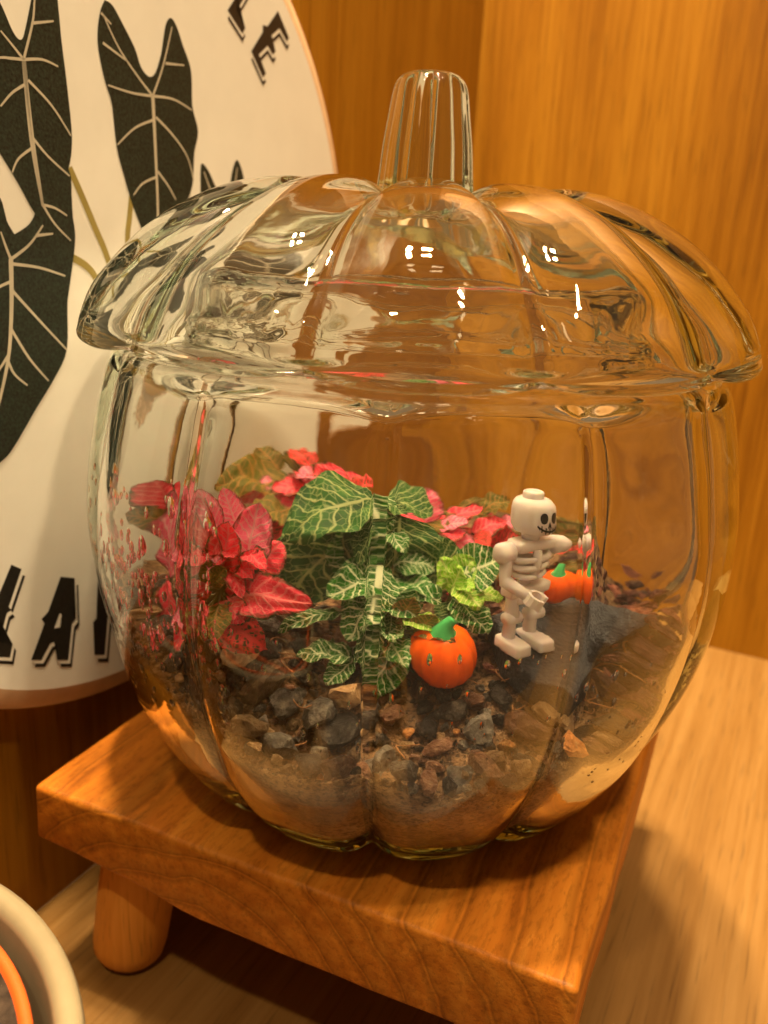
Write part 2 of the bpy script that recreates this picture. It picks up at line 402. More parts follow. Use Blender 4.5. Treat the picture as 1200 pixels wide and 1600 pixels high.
def smooth_poly(p, per=4):
    q = spline([(*a, 0) for a in p+[p[0]]], per); return [(a.x, a.y) for a in q[:-1]]
def strips(name, lines, w0, w1, mat, d, parent):
    bm = bmesh.new()
    for ln in lines:
        q = [(a.x, a.y) for a in spline([(*a, 0) for a in ln], 5)]
        pts = [pl(u, v, d) for u, v in q]; prev = None
        for i, p in enumerate(pts):
            t = (pts[min(i+1, len(pts)-1)] - pts[max(i-1, 0)]).normalized(); nn = Vector((-t.z, 0, t.x))
            ww = w0 + (w1-w0)*i/(len(pts)-1)
            e = (bm.verts.new(p+nn*ww), bm.verts.new(p-nn*ww))
            if prev: bm.faces.new((prev[0], prev[1], e[1], e[0]))
            prev = e
    return bm_mk(name, bm, mat, parent, False)
leafA = [(-60,-60),(-20,-20),(0,5),(20,50),(33,62),(40,40),(48,0),(60,-60),(85,-30),(92,35),(97,75),(105,140),(112,215),(107,262),(90,310),(70,348),(52,330),(30,290),(0,240),(-40,180),(-70,60)]
leafB = [(22,366),(45,350),(58,325),(75,290),(107,265),(112,330),(117,370),(112,420),(105,470),(104,545),(85,590),(55,640),(20,700),(0,722),(-50,760),(-80,600),(-70,420),(-40,330),(-20,300),(0,310),(10,345)]
leafC = [(163,0),(155,22),(152,65),(162,120),(175,165),(182,230),(195,280),(205,315),(222,362),(238,425),(258,385),(285,330),(300,290),(303,240),(309,205),(300,165),(298,110),(285,70),(275,40),(266,28),(258,40),(252,80),(243,112),(233,120),(220,105),(210,75),(190,35),(175,8)]
leafD = [(313,300),(313,262),(317,256),(327,270),(337,292),(348,302),(358,290),(363,265),(369,250),(375,258),(381,282),(386,330),(382,400),(368,450),(345,485),(328,430),(316,360)]
strips('leaf_stem_print', [[(108,262),(125,300),(148,355),(170,410),(200,520)]], 0.10, 0.10, M['print_stem'], 0.008, plq)
strips('leaf_stem_print', [[(112,402),(135,416),(152,440),(185,520)]], 0.10, 0.10, M['print_stem'], 0.008, plq)
strips('leaf_stem_print', [[(206,300),(202,340),(199,380),(205,470)]], 0.10, 0.10, M['print_stem'], 0.008, plq)
strips('leaf_stem_print', [[(348,470),(340,520),(320,600)]], 0.08, 0.08, M['print_stem'], 0.008, plq)
la = flat('leaf_print', smooth_poly(leafA), M['print_green'], 0.012)
lb = flat('leaf_print', smooth_poly(leafB), M['print_green'], 0.016)
lc = flat('leaf_print', smooth_poly(leafC), M['print_green'], 0.012)
ld = flat('leaf_print', smooth_poly(leafD), M['print_green'], 0.012)
strips('veins', [[(36,93),(48,220),(66,322)],[(36,93),(50,215),(66,320)]], 0.06, 0.035, M['print_vein'], 0.019, la)
strips('veins', [[(36,93),(15,91),(0,90),(-30,95)],[(36,93),(65,93),(90,104)],[(36,93),(18,70),(0,48)],[(36,93),(50,35),(53,0),(56,-30)],[(38,132),(18,145),(0,166)],[(43,125),(80,165),(110,212)],[(51,230),(28,248),(18,270)],[(50,215),(75,245),(108,275)],[(51,36),(83,33)],[(66,320),(85,325),(104,337)],[(66,320),(85,350),(110,376)]], 0.036, 0.02, M['print_vein'], 0.020, la)
strips('veins', [[(16,405),(17,480),(12,560),(-5,640)]], 0.068, 0.04, M['print_vein'], 0.023, lb)
strips('veins', [[(16,405),(45,382),(66,352)],[(55,368),(82,365)],[(16,412),(60,418),(101,431)],[(16,405),(8,385),(0,362)],[(19,455),(60,500),(103,546)],[(16,440),(0,447),(-20,460)],[(12,555),(-10,590)],[(12,565),(22,585),(42,602)],[(14,510),(45,560),(75,595)]], 0.042, 0.022, M['print_vein'], 0.024, lb)
strips('veins', [[(238,150),(242,230),(246,330),(244,390)]], 0.068, 0.03, M['print_vein'], 0.017, lc)
strips('veins', [[(238,150),(215,120),(185,75),(160,22)],[(238,150),(205,145),(168,133)],[(238,150),(252,110),(262,70),(268,42)],[(238,150),(270,155),(299,172)],[(240,187),(210,200),(183,226)],[(243,183),(270,212),(292,245),(302,282)],[(245,276),(222,287),(208,305)],[(246,268),(262,290),(274,312)],[(160,67),(180,82),(200,97)],[(258,99),(287,102)],[(157,20),(173,38)]], 0.036, 0.02, M['print_vein'], 0.018, lc)
strips('veins', [[(349,330),(350,400),(347,460)],[(349,330),(330,300),(318,268)],[(349,330),(364,300),(370,262)],[(349,345),(380,350)],[(349,350),(320,360)],[(350,390),(378,410)],[(350,390),(326,410)]], 0.045, 0.02, M['print_vein'], 0.017, ld)
LET = {'L': [(17,882),(33,889),(13,948),(17,953),(10,958),(-2,1003),(19,1006),(15,1027),(-44,1024),(-40,1002),(-30,998),(-10,950),(-14,944),(-6,938)],
       'A': [(94,901),(116,903),(113,958),(118,966),(112,974),(110,990),(106,1031),(89,1031),(89,1008),(84,1003),(78,1005),(64,1031),(48,1031),(69,974),(64,967),(71,960),(75,955)],
       'N': [(152,905),(172,905),(194,968),(198,905),(217,905),(208,1021),(190,1021),(168,962),(163,1023),(147,1023),(149,978),(145,972),(150,966)],
       'E': [(433.8,17),(451,59),(447.5,65),(436,44),(424,55),(430,80),(425.6,85.6),(417.5,71),(404,85),(415,115),(410,121),(392,80),(410,50),(410,39),(417.5,41)],
       'L2': [(355,16),(370,-8),(368,-16),(375,-14),(395,-50),(405,-45),(379,0),(369,17),(382.5,44),(378,52.5)]}
for k, poly in LET.items():
    sh = (6, 11) if k in 'LAN' else (0.5, 13); hf = (3.2, 5.6) if k in 'LAN' else (0.5, 6.5)
    b = flat('letter', poly, M['ink'], 0.016)
    flat('letter_shadow', poly, M['ink'], 0.008, b, sh); flat('letter_gap', poly, M['plaque'], 0.012, b, hf)
    if k == 'A': flat('letter_gap', [(92.6,958),(95.5,960),(93,980),(84,981.6)], M['plaque'], 0.020, b)

# ------------------------------------------------------------------ wooden stool
BA = R_(-21.2)
stool = thing('wooden_stool', (0, 0, -H), 'small square wooden stool with thick top carrying the glass pumpkin jar', 'stool', BA)
X0, X1, Y0, Y1, TT = -7.83, 6.9, -6.7, 8.0, 1.65
bm = box_bm(X0, X1, Y0, Y1, H-TT, H, 0.0)
bmesh.ops.bevel(bm, geom=[e for e in bm.edges], offset=0.16, segments=4, profile=0.5, affect='EDGES')
bmesh.ops.subdivide_edges(bm, edges=[e for e in bm.edges if e.calc_length() > 3], cuts=24, use_grid_fill=True)
for v in bm.verts:
    q = v.co*0.45; k = noise.noise_vector(q)*0.07 + noise.noise_vector(v.co*2.2)*0.018
    v.co += Vector((k.x, k.y, k.z*(0.25 if v.co.z > H-0.1 else 1.0)))
    if v.co.z > H-0.1: v.co.z = min(v.co.z, H)
    if v.co.z < H-0.8: v.co.z -= 0.62*sst(X0, X0+6.5, v.co.x)
bm_mk('seat', bm, M['stool'], stool)
for sx, sy in ((-1, -1), (1, -1), (-1, 1), (1, 1)):
    ax = (X0+2.15) if sx < 0 else (X1-2.15); ay = (Y0+2.0) if sy < 0 else (Y1-2.0)
    top = Vector((ax, ay, H-TT+0.12)); foot = Vector((ax+sx*0.55, ay+sy*0.45, 0))
    prof = [(0.0, 1.08), (0.25, 1.10), (0.6, 1.10), (0.86, 1.07), (0.93, 1.02), (0.97, 0.9), (0.99, 0.72), (1.0, 0.5)]
    vs, fs = tube([top.lerp(foot, t) for t, r in prof], [r for t, r in prof], 28)
    mk('leg', vs, fs, M['leg'], stool)

# ------------------------------------------------------------------ glass jar
JX = -0.12
NL = 12; PB = 4.0
def lobe(th, off, p=3.0, e=0.045):
    fr = ((th-off)/(2*math.pi)*NL) % 1.0; t = abs(2*fr-1)
    t = max(0.0, 1-math.sqrt((1-t)**2+e*e)+e*0.5)
    return t**p, t
TG = -math.pi/2 + R_(-3.5)          # a groove of the body faces the camera
TL = -math.pi/2 + R_(-13.5)         # lid turned against the body
def smooth_prof(pts, per=5):
    q = spline([(r, 0, z) for r, z in pts], per); return [(max(p.x, 0.0), p.z) for p in q]
def lathe(prof, amp, off, nth=300, flip=False, p=3.0, nz=0.03, seed=0.0, flute=None, neck=0.0):
    """turn a profile, pushing it inwards along its normal at each groove by amp(r, z)"""
    vs, fs = [], []
    nP = len(prof)
    for i, (r, z) in enumerate(prof):
        a = prof[max(i-1, 0)]; b = prof[min(i+1, nP-1)]
        t = Vector((b[0]-a[0], b[1]-a[1])); t = t.normalized() if t.length > 0 else Vector((1, 0))
        nr, nzz = t.y, -t.x
        if flip: nr, nzz = -nr, -nzz
        A = amp(r, z)
        for k in range(nth):
            th = 2*math.pi*k/nth; l, _ = lobe(th, off, p)
            d = -A*l
            if flute and flute(r, z): 
                d += -flute(r, z)*abs(math.sin(5*(th+0.25)))**1.5 if False else -flute(r, z)*(1-abs(math.sin(5*(th+0.25))))**1.6
            c, s_ = math.cos(th), math.sin(th)
            if nz: d += noise.noise(Vector((c*r*0.55+seed, s_*r*0.55, z*0.8)))*nz*min(1, r/2)
            if neck and 12.0 < z < 13.6: d += neck*(noise.noise(Vector((th*4.0, z*5.5, seed)))+0.5*noise.noise(Vector((th*17.0, z*9, seed))))
            rr = max(r + nr*d, 0.0); vs.append((rr*c, rr*s_, z + nzz*d))
    for i in range(nP-1):
        for k in range(nth):
            fs.append((i*nth+k, i*nth+(k+1) % nth, (i+1)*nth+(k+1) % nth, (i+1)*nth+k))
    return vs, fs
OUT = [(0.0,0.28),(2.5,0.27),(4.0,0.2),(4.6,0.03),(5.0,0.03),(5.5,0.22),(6.2,0.85),(6.9,1.8),(7.5,2.95),(8.0,4.4),(8.32,6.0),(8.42,7.2),(8.38,8.4),(8.2,9.6),(7.98,10.6),(7.78,11.3),(7.5,11.68),(7.05,11.8),(6.5,11.85),(6.12,11.95),(6.0,12.2),(5.97,12.6),(6.0,12.9),(5.96,13.25),(5.86,13.42)]
INN = [(5.72,13.48),(5.56,13.35),(5.52,12.9),(5.54,12.5),(5.52,12.1),(5.7,11.75),(6.3,11.55),(6.95,11.45),(7.3,11.2),(7.5,10.6),(7.78,9.6),(8.0,8.4),(8.05,7.2),(7.95,6.0),(7.62,4.4),(7.1,2.95),(6.52,1.9),(5.95,1.15),(5.3,0.98),(4.6,0.90),(3.0,0.88),(0.0,0.88)]
def a_out(r, z):
    return 0.40*sst(11.95, 11.1, z)*sst(2.5, 4.8, r) + (0.03*math.sin(z*9.0) if z > 12.2 else 0)
def a_in(r, z):
    return 0.35*sst(11.7, 10.8, z)*sst(2.5, 5.4, r)
PO_, PI_ = smooth_prof(OUT), smooth_prof(INN)
def ripple(prof):   # pressed rings in the neck
    return [(r + (0.035*math.sin(z*13.0) if z > 12.15 and z < 13.3 else 0), z) for r, z in prof]
v1, f1 = lathe(ripple(PO_), a_out, TG, nz=0.025, seed=1.0, p=PB, neck=0.04)
v2, f2 = lathe(PI_, a_in, TG, nz=0.04, seed=9.0, p=PB, flip=True, neck=0.05)
NT = 300
o1 = len(v1); vs = v1+v2; fs = list(f1)+[tuple(i+o1 for i in f) for f in f2]
a_ = (len(PO_)-1)*NT
fs += [(a_+k, a_+(k+1) % NT, o1+(k+1) % NT, o1+k) for k in range(NT)]
def glass_obj(name, vs, fs, parent):
    bm = bmesh.new()
    bv = [bm.verts.new(v) for v in vs]
    for f in fs:
        try: bm.faces.new([bv[i] for i in f])
        except ValueError: pass
    bmesh.ops.remove_doubles(bm, verts=bm.verts[:], dist=1e-4)
    bmesh.ops.recalc_face_normals(bm, faces=bm.faces[:])
    return bm_mk(name, bm, M['glass'], parent)
jar = thing('glass_jar', (JX, 0, 0.012), 'clear ribbed pumpkin-shaped glass jar holding plants, soil and gravel on the stool', 'jar')
jbody = glass_obj('jar_body', vs, fs, jar)
def inner_r(th, z):
    best = None
    for (r0, z0), (r1, z1) in zip(PI_[:-1], PI_[1:]):
        if min(z0, z1) <= z <= max(z0, z1) and abs(z1-z0) > 1e-6 and z < 11.4:
            r = r0+(r1-r0)*(z-z0)/(z1-z0); best = r if best is None else min(best, r)
    if best is None: best = 5.0
    return best - a_in(best, z)*lobe(th, TG, PB)[0]

# lid
LOUT = [(7.8,11.29),(8.1,11.27),(8.3,11.31),(8.38,11.45),(8.36,11.62),(8.26,12.05),(8.0,12.75),(7.6,13.4),(7.05,14.1),(6.35,14.75),(5.5,15.3),(4.6,15.68),(3.7,15.83),(2.9,15.75),(2.2,15.5),(1.7,15.36),(1.4,15.4),(1.24,15.6),(1.17,16.0),(1.10,16.7),(0.99,17.4),(0.91,17.9),(0.82,18.13),(0.66,18.27),(0.42,18.33),(0.0,18.35)]
LINN = [(0.0,14.75),(0.7,14.74),(1.15,14.68),(1.3,14.55),(1.6,14.62),(2.4,14.9),(3.3,15.18),(4.3,15.08),(5.2,14.7),(6.0,14.15),(6.7,13.5),(7.2,12.8),(7.6,12.2),(7.8,11.7),(7.76,11.42)]
def la_out(r, z):
    if r < 1.5: return 0.0
    return 0.46*sst(1.5, 3.0, r)*(1 - 0.35*sst(7.4, 8.2, r))*sst(11.8, 12.25, z) + (0.16 if z < 12.1 else 0)
def la_in(r, z): return 0.40*sst(1.8, 3.4, r)*sst(11.9, 12.4, z)
def fl(r, z): return 0.13*sst(15.2, 15.7, z)*sst(18.2, 17.9, z) if (r < 1.45 and z > 15.1) else 0
LOUT = [(r, 11.9+(z-11.27)*0.822 if z < 15.83 and r > 1.3 else 15.65+(z-15.83)*1.02) for r, z in LOUT]
LINN = [(r, 11.9+(z-11.27)*0.822) for r, z in LINN]
LPO, LPI = smooth_prof(LOUT), smooth_prof(LINN)
v1, f1 = lathe(LPO, la_out, TL, nz=0.02, seed=21.0, flute=fl)
v2, f2 = lathe(LPI, la_in, TL, nz=0.035, seed=33.0, p=3.0, flip=True)
o1 = len(v1); vs = v1+v2; fs = list(f1)+[tuple(i+o1 for i in f) for f in f2]
e2 = o1+(len(LPI)-1)*NT
fs += [(k, (k+1) % NT, e2+(k+1) % NT, e2+k) for k in range(NT)]
lid = glass_obj('jar_lid', vs, fs, None); lid.location = (-0.0020, 0, 0.0005)
tag(lid, 'clear glass pumpkin-top lid with fluted stem handle on the jar', 'lid')

# ------------------------------------------------------------------ soil in the jar
def hs(x, y):
    h = 3.5 + 1.75*sst(-7.2, -2.2, y) + 0.25*sst(0, 6, y)
    h += 0.35*sst(-2, -6, x)
    h -= 0.45*sst(3.5, 6.8, x)
    return h + noise.noise(Vector((x*0.55, y*0.55, 3)))*0.28 + noise.noise(Vector((x*2.1, y*2.1, 8)))*0.10
nth = 180; vs, fs = [], []
rings = []
for j in range(13):
    row = []
    for k in range(nth):
        th = 2*math.pi*k/nth
        zt = hs(7.2*math.cos(th), 7.2*math.sin(th)); z = 0.95+(zt-0.95)*(j/12)**0.9
        r = inner_r(th, z)-0.05; row.append((r*math.cos(th), r*math.sin(th), z))
    rings.append(row)
for j in range(1, 22):
    f = 1-j/21; row = []
    for k in range(nth):
        th = 2*math.pi*k/nth; bx, by, bz = rings[12][k]
        x, y = bx*f, by*f; z = hs(x, y)
        if f > 0.9: z = bz+(z-bz)*(1-f)/0.1
        row.append((x, y, z))
    rings.append(row)
for row in rings: vs += row
for i in range(len(rings)-1):
    for k in range(nth): fs.append((i*nth+k, i*nth+(k+1) % nth, (i+1)*nth+(k+1) % nth, (i+1)*nth+k))
fs.append(tuple(range(nth-1, -1, -1)))
tag(mk('soil', vs, fs, M['soil'], None, True, loc=(JX, 0, 0.012)), 'brown potting soil filling the bottom of the glass jar', 'soil', kind='stuff')

# gravel
def rock_mesh(seed, sub=2, flat_=0.7, amp=0.35):
    bm = bmesh.new(); bmesh.ops.create_icosphere(bm, subdivisions=sub, radius=0.5)
    rr = random.Random(seed); sc = Vector((1, rr.uniform(0.65, 1), rr.uniform(flat_*0.7, flat_)))
    cuts = [(Vector((rr.gauss(0, 1), rr.gauss(0, 1), rr.gauss(0, 1))).normalized(), rr.uniform(0.22, 0.40)) for _ in range(10)]
    for v in bm.verts:
        for n, d in cuts:
            e = v.co.dot(n)-d
            if e > 0: v.co -= n*e
        v.co += v.co.normalized()*(noise.noise(v.co*3+Vector((seed*3.1, 0, 0)))*amp*0.3 + noise.noise(v.co*9+Vector((seed*1.7, 3, 0)))*amp*0.14)
        v.co = Vector((v.co.x*sc.x, v.co.y*sc.y, v.co.z*sc.z))
    return bm
peb_me = []
for mi, mt in enumerate(M['peb']):
    for sdd in range(5):
        b = rock_mesh(mi*5+sdd); me = bpy.data.meshes.new('pebble')
        for v in b.verts: v.co *= U
        b.to_mesh(me); b.free(); me.materials.append(mt)
        peb_me.append(me)
gravel = thing('gravel', (0, -5, 4), 'wet mixed grey, tan and orange gravel along the front of the jar', 'gravel')
placed = []
def try_pebble(x, y, s_, mi, lift=0.0, under=False):
    th = math.atan2(y, x); r = math.hypot(x, y); z = hs(x, y)+s_*0.22+lift
    if r + s_*0.50 > inner_r(th, z)-0.05: return False
    for (a, b, c, d) in placed:
        if (a-x)**2+(b-y)**2+(c-z)**2 < (0.37*(d+s_))**2: return False
    placed.append((x, y, z, s_))
    o = link('pebble', peb_me[mi*5+random.randrange(5)], gravel, Vector((x, y+5, z-4)), (random.uniform(-.5, .5), random.uniform(-.5, .5), random.uniform(0, 6.28)))
    o.scale = (s_*1.18,)*3
    return True
rg = random.Random(3)
n_p = 0
# stones pressed against the front of the glass
for it in range(4000):
    if n_p >= 110: break
    th = rg.uniform(R_(-155), R_(-48)); s_ = rg.uniform(0.6, 1.2) if it < 1500 else rg.uniform(0.3, 0.6)
    z = hs(6.8*math.cos(th), 6.8*math.sin(th))-rg.uniform(-0.25, 0.55); r = inner_r(th, z)-s_*0.47-0.06
    x, y = r*math.cos(th), r*math.sin(th); lf = sst(-0.5, -3, x)
    if try_pebble(x, y, s_*0.95, rg.choices(range(5), [0.45-0.2*lf, 0.15+0.22*lf, 0.20, 0.22, 0.05])[0], lift=z-hs(x, y)): n_p += 1
for it in range(12000):
    if n_p >= 290: break
    x = rg.uniform(-7.2, 5.0); y = rg.uniform(-7.6, -2.2)
    if y > -4.4 and x > 1.5: continue
    if x > 3.2 and y > -5.2: continue
    left = sst(-0.5, -3, x)
    s_ = rg.uniform(0.6, 1.1) if it < 1500 else rg.uniform(0.25, 0.5)
    mi = rg.choices(range(5), [0.42-0.24*left, 0.15+0.33*left, 0.20, 0.20+0.05*left, 0.05])[0]
    if try_pebble(x, y, s_, mi): n_p += 1

# fine grit between the stones: too many and too small to tell apart
grit = [[], [], []]
tmpl = []
for k in range(4):
    b = bmesh.new(); bmesh.ops.create_icosphere(b, subdivisions=1, radius=0.5)
    rr = random.Random(k+50)
    for v in b.verts: v.co = Vector((v.co.x*rr.uniform(.8, 1.2), v.co.y*rr.uniform(.6, 1), v.co.z*rr.uniform(.5, .9)))
    b.verts.index_update(); tmpl.append(([v.co.copy() for v in b.verts], [tuple(v.index for v in f.verts) for f in b.faces])); b.free()
for it in range(2600):
    x = rg.uniform(-7.4, 7.4); y = rg.uniform(-7.7, 0.5); z = hs(x, y); s_ = rg.choice((0.08, 0.11, 0.14, 0.18, 0.22))
    th = math.atan2(y, x)
    if it % 4 == 0:                       # some lies against the glass
        th = rg.uniform(R_(-165), R_(-15)); z = hs(6.8*math.cos(th), 6.8*math.sin(th))-rg.uniform(-0.1, 0.9); r = inner_r(th, z)-s_*0.5-0.03; x, y = r*math.cos(th), r*math.sin(th)
    if math.hypot(x, y)+s_*0.6 > inner_r(th, z)-0.02: continue
    m3 = Matrix.Rotation(rg.uniform(0, 6), 3, 'Z') @ Matrix.Rotation(rg.uniform(0, 6), 3, 'X')
    vv, ff = tmpl[it % 4]; grit[it % 3].append(([m3 @ v*s_ + Vector((x, y+5, z+s_*0.25-4)) for v in vv], ff))
for k in range(3):
    vs, fs = join(grit[k]); tag(mk('grit', vs, fs, M['peb'][(0, 1, 2)[k]], gravel, False), kind='stuff')

# bark and coir at the right
mulch = thing('bark_mulch', (5, -3, 4), 'dark red-brown bark chips and coir at the right side of the jar', 'bark')
bark_me = []
for sdd in range(5):
    b = rock_mesh(100+sdd, 2, 0.42, 0.8); me = bpy.data.meshes.new('bark_chip')
    for v in b.verts: v.co *= U
    b.to_mesh(me); b.free(); me.materials.append(M['bark']); bark_me.append(me)
for it in range(900):
    x = rg.uniform(1.5, 7.4); y = rg.uniform(-6.2, 3.0); s_ = rg.uniform(0.3, 0.8)
    if x < 3.4 and y < -4.6: continue
    th = math.atan2(y, x); z = hs(x, y)+0.1+rg.uniform(0, 0.25)
    if math.hypot(x, y)+s_*0.48 > inner_r(th, z)-0.05: continue
    if any((a-x)**2+(b-y)**2 < (0.36*(d+s_))**2 for a, b, c, d in placed): continue
    placed.append((x, y, z, s_))
    o = link('bark_chip', bark_me[rg.randrange(5)], mulch, Vector((x-5, y+3, z-4)), (rg.uniform(-.7, .7), rg.uniform(-.7, .7), rg.uniform(0, 6.28))); o.scale = (s_, s_*rg.uniform(.5, 1), s_)
for it in range(700):
    th = rg.uniform(R_(-46), R_(5)); s_ = rg.uniform(0.35, 0.85)
    z = hs(6.6*math.cos(th), 6.6*math.sin(th))+rg.uniform(-0.35, 0.9); r = inner_r(th, z)-s_*0.48-0.06-rg.uniform(0, 0.8)
    x, y = r*math.cos(th), r*math.sin(th)
    if any((a-x)**2+(b-y)**2+(c-z)**2 < (0.34*(d+s_))**2 for a, b, c, d in placed): continue
    placed.append((x, y, z, s_))
    o = link('bark_chip', bark_me[rg.randrange(5)], mulch, Vector((x-5, y+3, z-4)), (rg.uniform(-.7, .7), rg.uniform(-.7, .7), rg.uniform(0, 6.28))); o.scale = (s_, s_*rg.uniform(.5, 1), s_)
fb = []
for it in range(150):
    x = rg.uniform(-6.5, 7.2); y = rg.uniform(-6.9, -1.0)
    if it % 3: x = rg.uniform(3.2, 7.2)
    z = hs(x, y)+rg.uniform(0.15, 0.5)
    if math.hypot(x, y)+0.7 > inner_r(math.atan2(y, x), z): continue
    a = rg.uniform(0, 6.28); ln = rg.uniform(0.25, 0.6)
    p = [Vector((x+math.cos(a+0.8*t)*ln*t, y+math.sin(a+0.8*t)*ln*t, z+rg.uniform(-.08, .1))) for t in (-1, -.4, .2, 1)]
    fb.append(tube([q-Vector((5, -3, 4)) for q in spline(p, 3)], 0.014, 4))
vs, fs = join(fb); tag(mk('coir_fibre', vs, fs, M['fibre'], mulch), kind='stuff')

# slate slab under the skeleton
slab = [(768,955),(842,926),(940,932),(1000,950),(1058,970),(1020,992),(965,1018),(935,1056),(880,1078),(842,1066),(800,1026)]
def on_plane(u, v, p, n):
    d = Vector(FW*FPX + RT*(u-600) - UP*(v-800)); c0 = Vector(CAM); return c0+d*((p-c0).dot(n)/d.dot(n))
SP = at(825, 1003, -4.3); SN = Vector((0.10, -0.42, 1)).normalized()
bm = bmesh.new()
top = [bm.verts.new(on_plane(u, v, SP, SN)-SP) for u, v in slab]
bot = [bm.verts.new(v.co*1.04 - SN*0.75) for v in top]
bm.faces.new(top); bm.faces.new(bot[::-1])
for i in range(len(top)): bm.faces.new((top[i], bot[i], bot[(i+1) % len(top)], top[(i+1) % len(top)]))
bmesh.ops.bevel(bm, geom=bm.edges[:], offset=0.08, segments=2, profile=0.6, affect='EDGES')
bmesh.ops.triangulate(bm, faces=bm.faces[:]); bmesh.ops.subdivide_edges(bm, edges=bm.edges[:], cuts=3)
for v in bm.verts: v.co += noise.noise_vector(v.co*0.9)*0.05 + noise.noise_vector(v.co*2.6)*0.03
bmesh.ops.recalc_face_normals(bm, faces=bm.faces[:])
sl = bm_mk('slate_stone', bm, M['slate'], None, True, loc=SP)
tag(sl, 'flat dark grey slate stone under the toy skeleton', 'stone')

# ------------------------------------------------------------------ toy pumpkins
def pumpkin(loc, s_, label, tilt, rz):
    t = thing('toy_pumpkin', loc, label, 'pumpkin', rz, 'little orange toy pumpkins'); t.rotation_euler = (tilt[0], tilt[1], rz)
    vs, fs = [], []; n, mm = 72, 30
    for i in range(mm+1):
        ph = math.pi*i/mm
        for k in range(n):
            th = 2*math.pi*k/n; g = 1-0.075*(1-abs(math.sin(4.5*th)))**2.2*math.sin(ph)**0.7
            r = math.sin(ph)*0.5*g; z = -math.cos(ph)*0.46 + 0.46 - (0.07*math.exp(-(r/0.13)**2) if ph > 1.6 else 0)
            vs.append((r*math.cos(th)*s_, r*math.sin(th)*s_, z*s_))
    for i in range(mm):
        for k in range(n): fs.append((i*n+k, i*n+(k+1) % n, (i+1)*n+(k+1) % n, (i+1)*n+k))
    mk('shell', vs, fs, M['orange'], t)
    p = spline([(0, 0, 0.82*s_), (0.01*s_, 0, 0.92*s_), (0.05*s_, 0.0, 1.03*s_), (0.13*s_, 0, 1.12*s_)], 4)
    nP = len(p); v, f = tube(p, [s_*(0.17*(1-i/(nP-1))**2+0.085) for i in range(nP)], 12); mk('stem', v, f, M['stem_green'], t)
pc = at(692, 1056, -4.55)
pumpkin(pc, 1.56, 'larger orange toy pumpkin with green stem on the gravel beside the green plant', (R_(14), R_(-8)), R_(20))
pc2 = at(866, 930, -3.1)
pumpkin(pc2, 0.84, 'small orange toy pumpkin behind the skeleton on the slate', (R_(4), R_(-14)), R_(60))

# ------------------------------------------------------------------ toy skeleton
sk = thing('toy_skeleton', at(812, 1006, -4.35), 'white plastic toy skeleton with printed skull face standing on the slate', 'figure', R_(38)); sk.scale = (0.95,)*3
B_ = M['bone']
def lathe_z(prof, cx, cy, n=32):
    vs, fs = [], []
    for r, z in prof:
        for k in range(n): vs.append((cx+r*math.cos(2*math.pi*k/n), cy+r*math.sin(2*math.pi*k/n), z))
    for i in range(len(prof)-1):
        for k in range(n): fs.append((i*n+k, i*n+(k+1) % n, (i+1)*n+(k+1) % n, (i+1)*n+k))
    return vs, fs
hz = 2.98
head = mk('head', *lathe_z([(0.001, hz), (0.30, hz), (0.42, hz+.05), (0.49, hz+.16), (0.51, hz+.3), (0.51, hz+.58), (0.49, hz+.72), (0.42, hz+.82), (0.30, hz+.87), (0.001, hz+.87)], 0, 0, 40), B_, sk)
mk('stud', *lathe_z([(0.25, hz+.84), (0.25, hz+.99), (0.235, hz+1.02), (0.2, hz+1.03), (0.17, hz+1.02), (0.16, hz+.97), (0.001, hz+.97)], 0, 0), B_, head)
def face_patch(name, poly, parent=head):
    # polygon in (angle degrees from the front, height), wrapped on the head
    bm = bmesh.new(); vv = []
    for a, z in poly:
        t = R_(a); rr = 0.519 if z > 0.18 else 0.519-(0.18-z)*0.35
        vv.append(bm.verts.new((math.sin(t)*rr, -math.cos(t)*rr, hz+z)))
    f = bm.faces.new(vv); bmesh.ops.triangulate(bm, faces=[f])
    bmesh.ops.subdivide_edges(bm, edges=bm.edges[:], cuts=3, use_grid_fill=True)
    for v in bm.verts:
        z = v.co.z-hz; rr = 0.516 if z > 0.18 else 0.516-(0.18-z)*0.35
        k = rr/math.hypot(v.co.x, v.co.y); v.co.x *= k; v.co.y *= k
    return bm_mk(name, bm, M['face_ink'], parent, False)
def ell(cx, cz, a, b, rot=0, n=16): return [(cx+a*math.cos(t)*math.cos(rot)-b*130*math.sin(t)*math.sin(rot)*0, cz+b*math.sin(t)) for t in [2*math.pi*i/n for i in range(n)]]
face_patch('eye', ell(-16, 0.50, 11, 0.135)); face_patch('eye', ell(16, 0.50, 11, 0.135))
face_patch('nose', [(-6, 0.28), (-2, 0.27), (0, 0.31), (2, 0.27), (6, 0.28), (2.5, 0.38), (0, 0.42), (-2.5, 0.38)])
for a0, a1 in ((-30, -22), (-22, -11), (-11, 0), (0, 11), (11, 22), (22, 30)):
    z0 = 0.16+0.10*(abs(a0)/30)**2; z1 = 0.16+0.10*(abs(a1)/30)**2
    face_patch('mouth', [(a0, z0), (a1, z1), (a1, z1+0.05), (a0, z0+0.05)])
    if abs(a0) < 30: face_patch('tooth_line', [(a0-1.6, z0-0.05), (a0+1.6, z0-0.05), (a0+1.6, z0+0.11), (a0-1.6, z0+0.11)])
face_patch('mouth', [(-34, 0.30), (-27, 0.21), (-26, 0.25), (-32, 0.335)]); face_patch('mouth', [(34, 0.30), (27, 0.21), (26, 0.25), (32, 0.335)])
